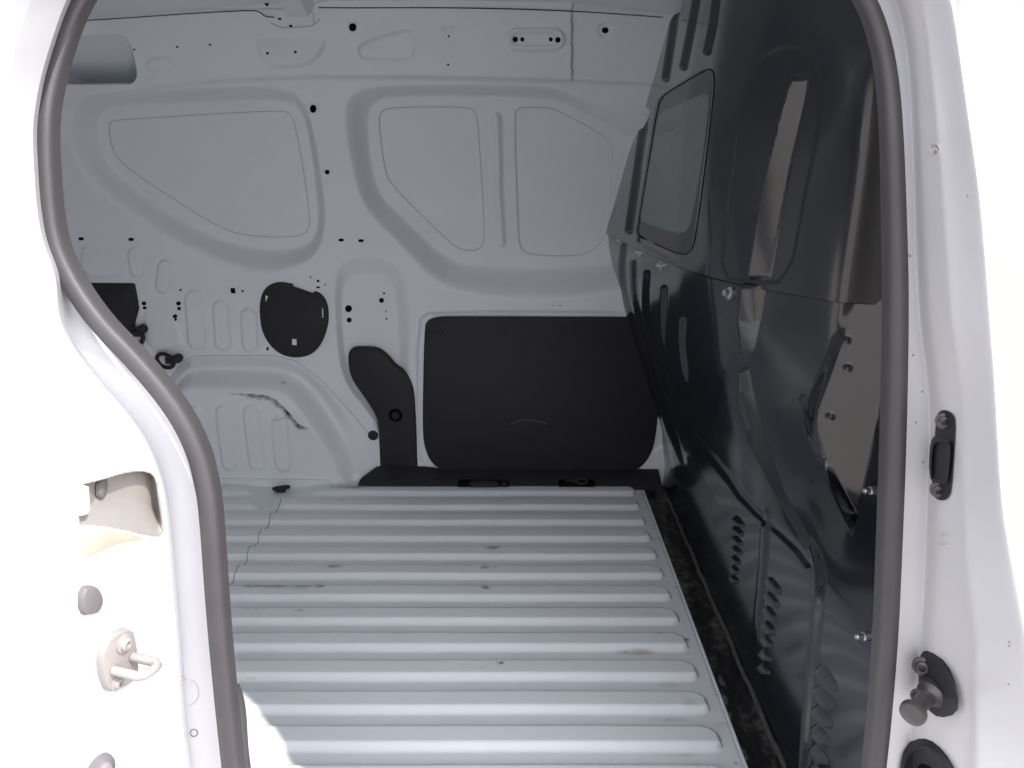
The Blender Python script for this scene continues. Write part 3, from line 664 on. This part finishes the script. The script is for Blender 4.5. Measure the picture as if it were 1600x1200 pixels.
# shadow gap under the lap
gp = B0[::4, ks] + nb[::4, ks] * .0022
sweep('lap_joint', gp[:150], tube_prof(.0016, 6), M['hole'], bk_l, ref=(-1, 0, 0))
def soft_plate(name, surf, poly, l0, l1, m, parent, bev=.8): return plate(name, surf, poly, l0, l1, m, parent, bev=bev)
sweep('window_gasket', np.array([bulk_u.at(*p)[0] + bulk_u.at(*p)[1] * .0004 for p in WIN_OPEN]), tube_prof(.0011, 6), M['hole'], bk_u, closed=True, ref=(-1, 0, 0))
for x, y, r, s_ in ((1140, 458, .0105, bulk_l), (1000, 394, .0085, bulk_l), (1033, 415, .0085, bulk_l), (970, 376, .008, bulk_l)):
    p, n = s_.at(x, y); n = np.array((-.95, -.25, .1)); n /= np.linalg.norm(n)
    bolt('flange_bolt', p, n, r, M['steel'], bk_l)
for x, y in ((1368, 766), (1358, 993)):
    p, n = bulk_l.at(x, y); 
    lathe('stud_bolt', p, (-1, -.25, .05), [(.0065, -.01), (.0065, .010), (.0045, .011), (.0045, .020), (.003, .022)], M['steel'], bk_l, 12)
# louvres: three banks of pressed scoops
def louvre_bank(x0, y0, dx, dy, n, wx, wy, wd):
    ns, ntt = 9, 5
    for i in range(n):
        k = 1 - .05 * i; a = np.array((x0 + dx * i, y0 + dy * i)); b = a + np.array((wx, wy)) * k
        d_ = (b - a) / np.linalg.norm(b - a); pr = np.array((-d_[1], d_[0]))
        _, nn = bulk_l.at(*((a + b) / 2)); V = []; F = []
        for si in range(ns):
            t_ = si / (ns - 1); e_ = math.sqrt(max(1 - (2 * t_ - 1) ** 4, .0))
            c = a + (b - a) * t_
            for tj_ in range(ntt):
                q = tj_ / (ntt - 1); hgt = .0065 * e_ * math.sin(q * math.pi / 2)
                V.append(bulk_l.at(*(c + pr * (q - .5) * wd * (.35 + .65 * e_)))[0] + nn * (hgt + .0003))
            V.append(bulk_l.at(*(c + pr * .5 * wd * (.35 + .65 * e_)))[0] + nn * .0002)
        m_ = ntt + 1
        for si in range(ns - 1):
            for tj_ in range(ntt): F.append((si * m_ + tj_, si * m_ + tj_ + 1, (si + 1) * m_ + tj_ + 1, (si + 1) * m_ + tj_))
        mesh('vent_louvre', V, F, M['black'], bk_l, 50)
louvre_bank(1148, 806, -.8, 15.5, 7, 15, 17, 9)
louvre_bank(1201, 902, -2.2, 22.5, 7, 19, 27, 12)
louvre_bank(1280, 1040, -2.6, 31, 6, 27, 40, 17)

# grimy channel between the floor sheet and the bulkhead
gx = np.linspace(FR - .03, .470, 40); gy = np.arange(.58, 2.14, .006)
GX, GY = np.meshgrid(gx, gy, indexing='ij')
r2 = np.random.default_rng(8)
GZ = -.014 + .0012 * gs(gs(r2.normal(size=GX.shape), 2, 0), 2, 1) * 3
gd = .66 + .34 * np.clip(gs(gs(r2.normal(size=GX.shape), 4, 0), 7, 1) * 6, -1, 1.3)
for k in range(9):
    cx, cy = r2.uniform(.392, .41), r2.uniform(.9, 2.05); gd = np.maximum(gd, 1.1 * np.exp(-((GX - cx) / .010) ** 2 - ((GY - cy) / .03) ** 2))
ch = grid_mesh(np.stack((GX, GY, GZ), -1), [('floor_channel', np.ones((39, len(gy) - 1), bool), M['grime'], None)], {'dust': gd}, ref=(0, 0, 1))[0]
bp = []
for y in np.arange(.62, 2.06, .02): bp.append((.4585 + .0007 * math.sin(y * 37) + r2.normal() * .0008, y, -.008 + .0015 * math.sin(y * 23)))
sweep('sealant_bead', bp, [(-.0035, -.006), (.004, -.006), (.0035, .001), (.0, .0025), (-.0028, .0005)], M['bead'], ch, ref=(0, 0, 1))
for (x, y) in ((1018, 783), (1050, 868), (1073, 935)):
    lathe('channel_bolt', at_z(x, y, -.012), (0, 0, 1), [(.010, -.003), (.010, .002), (.006, .004), (.001, .004)], M['darksteel'], ch, 12)

# ================================================================== DOOR OPENING (near side)
FYr = [-400, -160, 0, 200, 500, 800, 1000, 1200, 1450, 1700]; FYv = [.70, .655, .62, .585, .56, .555, .56, .57, .585, .60]
def Fd(y): return np.interp(y, FYr, FYv)
# ---- front pillar: lofted stations
ry_ = [-330, -150, -60, 0, 50, 100, 200, 300, 430, 520, 580, 650, 780, 820, 900, 1000, 1200, 1450, 1690]
b_ = [1180, 1285, 1345, 1376, 1393, 1403, 1412, 1416, 1418, 1419, 1420, 1420, 1414, 1412, 1408, 1405, 1391, 1355, 1300]
c_ = [1212, 1315, 1374, 1402, 1414, 1421, 1427, 1430, 1434, 1440, 1450, 1455, 1450, 1449, 1447, 1440, 1418, 1380, 1325]
d_ = [1250, 1350, 1410, 1437, 1446, 1452, 1462, 1470, 1478, 1484, 1494, 1500, 1500, 1500, 1503, 1518, 1518, 1490, 1450]
e_ = [1266, 1366, 1424, 1450, 1459, 1466, 1478, 1487, 1494, 1499, 1508, 1513, 1515, 1516, 1520, 1536, 1541, 1520, 1480]
f_ = [1330, 1420, 1472, 1493, 1500, 1507, 1521, 1536, 1548, 1554, 1559, 1563, 1571, 1577, 1592, 1612, 1632, 1640, 1640]
yy = np.linspace(-330, 1690, 260)
ik = lambda v: sm1(yy, np.interp(yy, ry_, v), 3)
b_, c_, d_, e_, f_ = map(ik, (b_, c_, d_, e_, f_)); F_ = Fd(yy)
st_x = [b_ - 34, b_ - 6, c_ - 6, c_, c_ + 5, d_ - 3, d_ + 3, e_, (e_ + f_) / 2, f_ - 5, f_, f_ + 1]
kr = np.interp(yy, [600, 1000], [1, 1.45])
st_Y = [F_ + .004, F_ + .001, F_ - .001, F_ + .003, F_ - .008, F_ - .046 * kr, F_ - .053 * kr, F_ - .060 * kr, F_ - .078 * kr, F_ - .094 * kr, F_ - .093 * kr, F_ - .06]
def loft(xs_, ys_, sub):
    Ps = np.stack([at_y(x, yy, Y) for x, Y in zip(xs_, ys_)])           # (stations, rows, 3)
    n = len(xs_); t = np.linspace(0, n - 1, (n - 1) * sub + 1)
    q = np.stack([np.stack([np.interp(t, np.arange(n), Ps[:, j, k]) for k in range(3)], -1) for j in range(Ps.shape[1])], 1)
    return q
PR = gs(loft(st_x, st_Y, 6), 3, 0)
pil = grid_mesh(PR, [('door_pillar', np.ones((PR.shape[0] - 1, PR.shape[1] - 1), bool), M['outer'], None)], None, ref=(-.5, -1, 0))[0]
pil_s = Surf(PR)
# inner lining from the pillar back to the bulkhead
IN = []
for j in range(0, len(yy), 4):
    a = at_y(b_[j] - 30, yy[j], F_[j] + .006)
    IN.append([tuple(a), (a[0] + .02, a[1] + .02, a[2]), (max(.53, a[0] + .05) if a[2] < .45 else a[0] + .045, F_[j] + .08, a[2])])
quadstrip('pillar_lining', IN, M['plastic'])

yy_keep = yy; yy = np.linspace(-330, 1690, 1000); F_ = Fd(yy)
# ---- rear jamb: flange strip, then the jamb face swinging out towards the viewer (sunlit)
ly = [-330, -150, -60, 0, 50, 100, 200, 312, 400, 457, 519, 600, 649, 700, 733, 762, 867, 1012, 1100, 1200, 1450, 1690]
ex = [260, 190, 140, 108, 90, 84, 82, 84, 91, 96, 99, 161, 210, 242, 252, 263, 272, 284, 288, 299, 330, 360]
eD = [.05, .05, .05, .05, .05, .05, .05, .05, .045, .036, .022, .008, .004, .002, 0, 0, 0, 0, 0, 0, 0, 0]
sl_y = [-330, -150, -60, -20, 40, 125, 200, 312, 380, 440, 500, 549, 594, 645, 697, 740, 783, 940, 1085, 1200, 1450, 1690]
sl_x = [330, 240, 175, 134, 104, 78, 66, 72, 82, 110, 152, 200, 240, 278, 303, 314, 322, 332, 345, 357, 385, 410]
exv = sm1(yy, np.interp(yy, ly, ex), 10); eDv = sm1(yy, np.interp(yy, ly, eD), 14); F_ = sm1(yy, F_, 30); slx = sm1(yy, np.interp(yy, sl_y, sl_x), 8)
lim = sm1(yy, np.minimum(exv, slx - 10), 8)
jx = [slx + 12, slx - 8, lim, lim - 6, lim - 60, lim - 130, lim - 190, lim - 330]
jY = [F_ + .004, F_ + .022, F_ - eDv + .018, F_ - eDv - .004, F_ - eDv - .05, F_ - eDv - .095, F_ - .125, F_ - .135]
JR = loft(jx, jY, 36)
jpx = proj(JR); JX, JY = jpx[..., 0], jpx[..., 1]
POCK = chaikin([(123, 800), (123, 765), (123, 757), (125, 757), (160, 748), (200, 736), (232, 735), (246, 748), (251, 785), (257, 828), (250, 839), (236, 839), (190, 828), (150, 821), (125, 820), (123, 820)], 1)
sdp = sd(POCK, JX, JY); tj = sstep(1, 18, sdp)
JR[..., 1] += .030 * tj; JR[..., 0] -= .010 * tj
cxj = .25 * (JX[:-1, :-1] + JX[1:, :-1] + JX[1:, 1:] + JX[:-1, 1:]); cyj = .25 * (JY[:-1, :-1] + JY[1:, :-1] + JY[1:, 1:] + JY[:-1, 1:])
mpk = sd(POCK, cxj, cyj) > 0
jamb = grid_mesh(JR, [('door_jamb', ~mpk, M['outer'], None)], None, ref=(.5, -1, 0))[0]
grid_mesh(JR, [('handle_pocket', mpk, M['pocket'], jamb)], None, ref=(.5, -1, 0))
jb = Surf(JR[::2, ::2])
lathe('pocket_plug', jb.at(153, 762)[0] + jb.at(153, 762)[1] * .002, jb.at(153, 762)[1], [(.0075, -.001), (.0075, .0015), (.006, .0025), (.001, .0027)], M['jambdark'], jamb, 18)
plate('reflect_dust_streak', jb, chaikin([(124, 824), (150, 824), (190, 832), (232, 842), (190, 846), (155, 862), (128, 872)], 1), -.001, .0006, M['tan'], jamb, bev=.5)  # ledge dirt, with the yellowish reflection put into its colour
plate('pocket_label', jb, [(119, 757), (129, 760), (132, 795), (128, 803), (119, 805)], .001, .004, M['white_clip'], jamb, bev=.6)
plate('door_stop', jb, chaikin([(121, 918), (141, 913), (150, 921), (155, 938), (148, 953), (140, 957), (121, 959)], 1), 0, .005, M['jambdark'], jamb, bev=2.5)
sk = plate('striker_plate', jb, chaikin([(198, 976), (205, 1010), (208, 1050), (196, 1064), (164, 1080), (156, 1068), (150, 1045), (150, 1020), (158, 1000), (168, 990)], 1), 0, .006, M['jambgrey'], None, bev=1.6)
n_ = jb.at(185, 1040)[1]
pA = jb.at(166, 1043)[0]; pB = jb.at(196, 1022)[0]; out = n_ * .006; arm = np.array((.022, -.003, -.004))
loop = [pA + out, pA + out + arm * .5, pA + out + arm * .95, (pA + pB) / 2 + out + arm * 1.05, pB + out + arm * .95, pB + out + arm * .5, pB + out]
sweep('striker_loop', chaikin(loop, 1, False), tube_prof(.0036, 10), M['jambgrey'], sk, ref=(0, 0, 1))
screw('striker_screw', jb.at(182, 1001)[0] + n_ * .006, n_, .0072, M['jambgrey'], sk)
screw('striker_screw', jb.at(172, 1062)[0] + n_ * .006, n_, .0062, M['jambgrey'], sk)
lathe('rubber_buffer', jb.at(154, 1200)[0], jb.at(154, 1200)[1] * .6 + np.array((0, -.2, .5)), [(.011, -.004), (.011, .004), (.008, .012), (.004, .018), (.001, .019)], M['jambdark'], jamb, 16)
def ringmark(surf, cx, cy, r, m, parent, t=.0005, a0=0, a1=2 * math.pi):
    pts = []
    for a in np.linspace(a0, a1, 30):
        p, n = surf.at(cx + r * math.cos(a), cy + r * math.sin(a)); pts.append(p + n * .0002)
    return sweep('paint_mark', pts, tube_prof(t, 6), m, parent, ref=(0, -1, 0))
ringmark(jb, 303, 1145, 5.5, M['mark'], jamb, .0007)
ringmark(jb, 288, 1082, 22, M['faint'], jamb, .0008, -1.9, 1.3)

# ---- seal all round the opening
left = [(x + 13, y) for x, y in list(zip(sl_x, sl_y))[2:-1]]
rc_y = [1450, 1200, 1000, 850, 650, 480, 350, 200, 100, 30, -20, -70]
rc_x = [1332, 1368, 1385, 1391, 1398, 1401, 1399, 1395, 1386, 1368, 1342, 1300]
loop = left + [(400, 1560), (450, 1640), (560, 1670), (800, 1675), (1120, 1670), (1240, 1640), (1300, 1560)] + [(x - 8, y) for x, y in zip(rc_x, rc_y)] + [(1210, -120), (1050, -146), (800, -152), (500, -146), (330, -125), (240, -96)]
loop = chaikin(loop, 2)
sp = np.stack([at_y(x, y, Fd(y) - .004) for x, y in loop])
scl = np.array([np.interp(y, [-160, 100, 400, 700, 1200, 1600], [.72, .78, .92, 1.0, 1.08, 1.08]) for x, y in loop])
w2 = .0074
prof_s = [(-w2, 0), (-w2 * 1.02, .010), (-w2 * .96, .0135), (-w2 * .72, .0165), (0, .0178), (w2 * .72, .0165), (w2 * .96, .0135), (w2 * 1.02, .010), (w2, 0)]
sweep('door_seal', sp, prof_s, M['rubber'], None, closed=True, scale=scl, smooth=60)
# thin inner lip of the seal, seen against the floor at the lower left
lp_ = [(366, 1070), (372, 1085), (377, 1110), (379, 1150), (384, 1200), (400, 1300), (415, 1400)]
sweep('seal_lip', np.stack([at_y(x - 4, y, Fd(y) + .006) for x, y in chaikin(lp_, 2, False)]), [(-.007, 0), (-.006, .008), (0, .011), (.005, .008), (.006, 0)], M['rubber'], None, smooth=60)

# ---- fittings on the front pillar
def pn(x, y, pull=(-.35, -1, .02)):
    p, n = pil_s.at(x, y); v = np.array(pull); return p, v / np.linalg.norm(v)
def pill_plate(name, poly, l0, l1, m, parent, bev=1.5, pull=(-.45, -1, .0), dish=None):
    return plate(name, pil_s, poly, l0, l1, m, parent, bev=bev, normal=pull, dish=dish)
cb = pill_plate('door_catch', chaikin([(1463, 650), (1468, 642), (1477, 640), (1488, 645), (1492, 655), (1491, 690), (1486, 765), (1480, 777), (1470, 780), (1459, 775), (1455, 762), (1459, 700)], 1), -.003, .004, M['plastic'], None)
pill_plate('catch_housing', chaikin([(1456, 682), (1464, 679), (1482, 683), (1484, 692), (1479, 742), (1473, 748), (1456, 744), (1451, 737), (1452, 700)], 1), .002, .013, M['plastic'], cb, bev=2.2, dish=(3.2, -.008))
for x, y in ((1475, 655), (1466, 762)):
    p, v = pn(x, y, (-.45, -1, 0)); screw('catch_screw', p + v * .004, v, .0062, M['darksteel'], cb)
gb = pill_plate('guide_block', chaikin([(1440, 1018), (1452, 1016), (1480, 1035), (1496, 1075), (1494, 1103), (1465, 1110), (1447, 1096), (1436, 1070), (1434, 1040)], 1), -.004, .012, M['plastic'], None, bev=3)
p, v = pn(1443, 1030, (-.6, -1, .1)); screw('guide_screw', p + v * .012, v, .0082, M['darksteel'], gb)
p, v = pn(1436, 1076, (-.6, -1, .1)); screw('guide_screw', p + v * .012, v, .0062, M['darksteel'], gb)
p, v = pn(1464, 1074, (-.95, -.75, -.12)); lathe('guide_pin', p + v * .008, v, [(.011, -.006), (.011, .004), (.0075, .007), (.0062, .010), (.0062, .026), (.0098, .029), (.0105, .032), (.0098, .036), (.005, .038), (.001, .038)], M['darksteel'], gb, 22)
gm = pill_plate('cable_grommet', chaikin([(1405, 1230), (1408, 1180), (1420, 1160), (1440, 1152), (1462, 1160), (1486, 1188), (1502, 1230), (1500, 1290), (1410, 1290)], 1), -.003, .008, M['plastic'], None, bev=3.5, dish=(7, -.004))
pill_plate('grommet_core', chaikin([(1428, 1230), (1432, 1190), (1450, 1188), (1470, 1215), (1474, 1260), (1430, 1260)], 1), .003, .0065, M['hole'], gm, bev=2)
for k in range(9):
    rr2 = random.Random(k); a = rr2.uniform(0, 6.28); x, y = 1461 + 6 * math.cos(a) * rr2.uniform(.3, 1), 233 + 8 * math.sin(a) * rr2.uniform(.3, 1)
    p, n = pil_s.at(x, y); lathe('paint_chip', p + n * .0002, n, [(.0009 + .0006 * rr2.random(), -.0003), (.0007, .0002), (.0001, .0003)], M['mark'], pil, 7)
ringmark(pil_s, 1461, 233, 8.5, M['faint'], pil, .0005)
ringmark(pil_s, 1475, 843, 9, M['faint'], pil, .0006, .6, 5.6)
ringmark(pil_s, 1476, 842, 4.5, M['faint'], pil, .0005, 1.5, 4.6)
for x, y in ((1422, 400), (1418, 398), (1540, 235), (1512, 306), (1577, 1009), (1577, 1003), (1576, 1069), (1441, 612), (1442, 722), (1431, 660), (1427, 555)):
    p, n = pil_s.at(x, y); lathe('paint_chip', p + n * .0002, n, [(.0009, -.0003), (.0007, .0002), (.0001, .0003)], M['mark'], pil, 7)

# ================================================================== ROOF, HEADER, REST OF THE BODY
ty = np.linspace(0, 1, 60); tx_ = np.linspace(-1.37, .80, 120)
TX, TY = np.meshgrid(tx_, ty, indexing='ij')
edge = np.interp(TX, [-1.3, -1.05, -.56, -.43, -.15, .15, .33, .42], [-.034, -.028, -.003, .002, .004, -.001, -.014, -.02])
RYr = 1.95 + (0.66 - 1.95) * TY; TY = (1.90 - RYr) / 1.24
RZr = 1.278 + edge * (1 - TY) ** 2 + .075 * np.sin(np.pi * np.clip(TY, 0, 1)) ** .8 - .0 * TY
RZr += .004 * np.sin(TX * 14) * np.sin(TY * 18) * 0
RFp = np.stack((TX, RYr, RZr), -1)
rf = grid_mesh(RFp, [('roof', np.ones((119, 59), bool), M['paint'], None)], None, ref=(0, 0, -1))[0]
RO = RFp.copy(); RO[..., 2] += .03
grid_mesh(RO, [('roof_skin', np.ones((119, 59), bool), M['outer'], rf)], None, ref=(0, 0, 1))
# dark gap between the roof edge and the rail, and the roof bow
gl = [(95, 34), (170, 30), (240, 25), (330, 19), (398, 16), (408, 20), (414, 26), (428, 27)]
gr = [(498, 12), (560, 12.5), (640, 12), (720, 12.5), (800, 14), (880, 17), (940, 20), (1036, 27)]
for g in (gl, gr):
    P_ = np.array([at_y(x, y, 1.888) for x, y in chaikin(g, 1, False)])
    sweep('roof_joint', P_, tube_prof(.0012, 6), M['line'], rf, ref=(0, -1, 0))
# bow: a hat section running across under the roof
def bowpt(x, Y): 
    t = (1.90 - Y) / (1.90 - .66); return 1.278 + .002 * (1 - t) ** 2 + .075 * math.sin(math.pi * min(max(t, 0), 1)) ** .8
bw = []
xl, xr = at_y(440, 30, 1.885)[0], at_y(494, 36, 1.885)[0]
for Y in np.linspace(1.893, .68, 40):
    z = bowpt(0, Y); dz = .022 if Y < 1.86 else .026
    bw.append([(xl - .03, Y, z - .001), (xl - .004, Y, z - .003), (xl + .012, Y, z - dz), (xr - .018, Y, z - dz), (xr, Y, z - .003), (xr + .022, Y, z - .001)])
bo = quadstrip('roof_bow', bw, M['paint'], None, 30)
plate('bow_foot', wall0, [(404, 14), (432, 13), (492, 20), (494, 36), (486, 41), (440, 43), (424, 36), (416, 27)], -.002, .020, M['paint'], bo, bev=1.5, normal=(0, -1, -.15))
for x, y in ((421, 8.5), (441, 30), (458, 41)):
    p = wall0.at(x, y)[0] + np.array((0, -.021, 0)); lathe('weld_slot', p, (0, -1, 0), [(.0045, -.001), (.0042, .0006), (.0005, .0007)], M['hole'], bo, 10)
sweep('bow_joint', np.array([at_y(x, y, 1.872) for x, y in ((424, 36), (440, 43.5), (486, 41.5), (494, 36), (500, 30))]), tube_prof(.0006, 6), M['seam'], bo)

# header above the opening, sill below it, body side behind the jamb, rear doors
hd = []
for x in np.linspace(150, 1300, 40):
    y0 = np.interp(x, [150, 240, 330, 500, 800, 1050, 1210, 1300], [-90, -106, -135, -156, -162, -156, -130, -84])
    a = at_y(x, y0 + 12, Fd(y0) + .004); b2 = at_y(x, y0 - 12, Fd(y0) - .002)
    hd.append([tuple(a), tuple(b2), (b2[0], .60, b2[2] + .02), (b2[0], .585, 1.27), (b2[0], .66, 1.31), (b2[0], .675, 1.29), tuple(a + np.array((0, .02, .02)))])
quadstrip('door_header', hd, M['outer'], None, 30)
box('rail_sun_block', (.14, .60, 1.165), (.85, .72, 1.36), M['outer'], None, .008)  # unseen box added to stop sun leaking past the pillar top
box('corner_sun_block', (.275, .600, 1.135), (.45, .655, 1.19), M['outer'], None, .008)  # smaller unseen box, added to close the same sun leak
box('door_sill', (-.62, .46, -.20), (.55, .612, -.004), M['outer'], None, .012)
qa = JR[-1]
qs = []
for j in range(0, len(yy), 12):
    p = qa[j]; qs.append([tuple(p), (p[0] - .03, p[1] - .004, p[2]), (-1.0, p[1] - .004, p[2]), (-1.40, p[1] + .02, p[2])])
quadstrip('quarter_panel', qs, M['outer'], None, 30)
box('quarter_panel', (-1.40, .56, 1.02), (-.40, .60, 1.32), M['outer'], None, .01)
box('rear_door', (-1.42, .44, -.2), (-1.375, 2.20, 1.36), M['outer'], None, .01)
box('body_side', (-1.42, 2.205, -.2), (.85, 2.23, 1.36), M['outer'], None, .01)
box('underbody', (-1.40, .60, -.06), (.85, 2.20, -.03), M['grime'], None, 0)
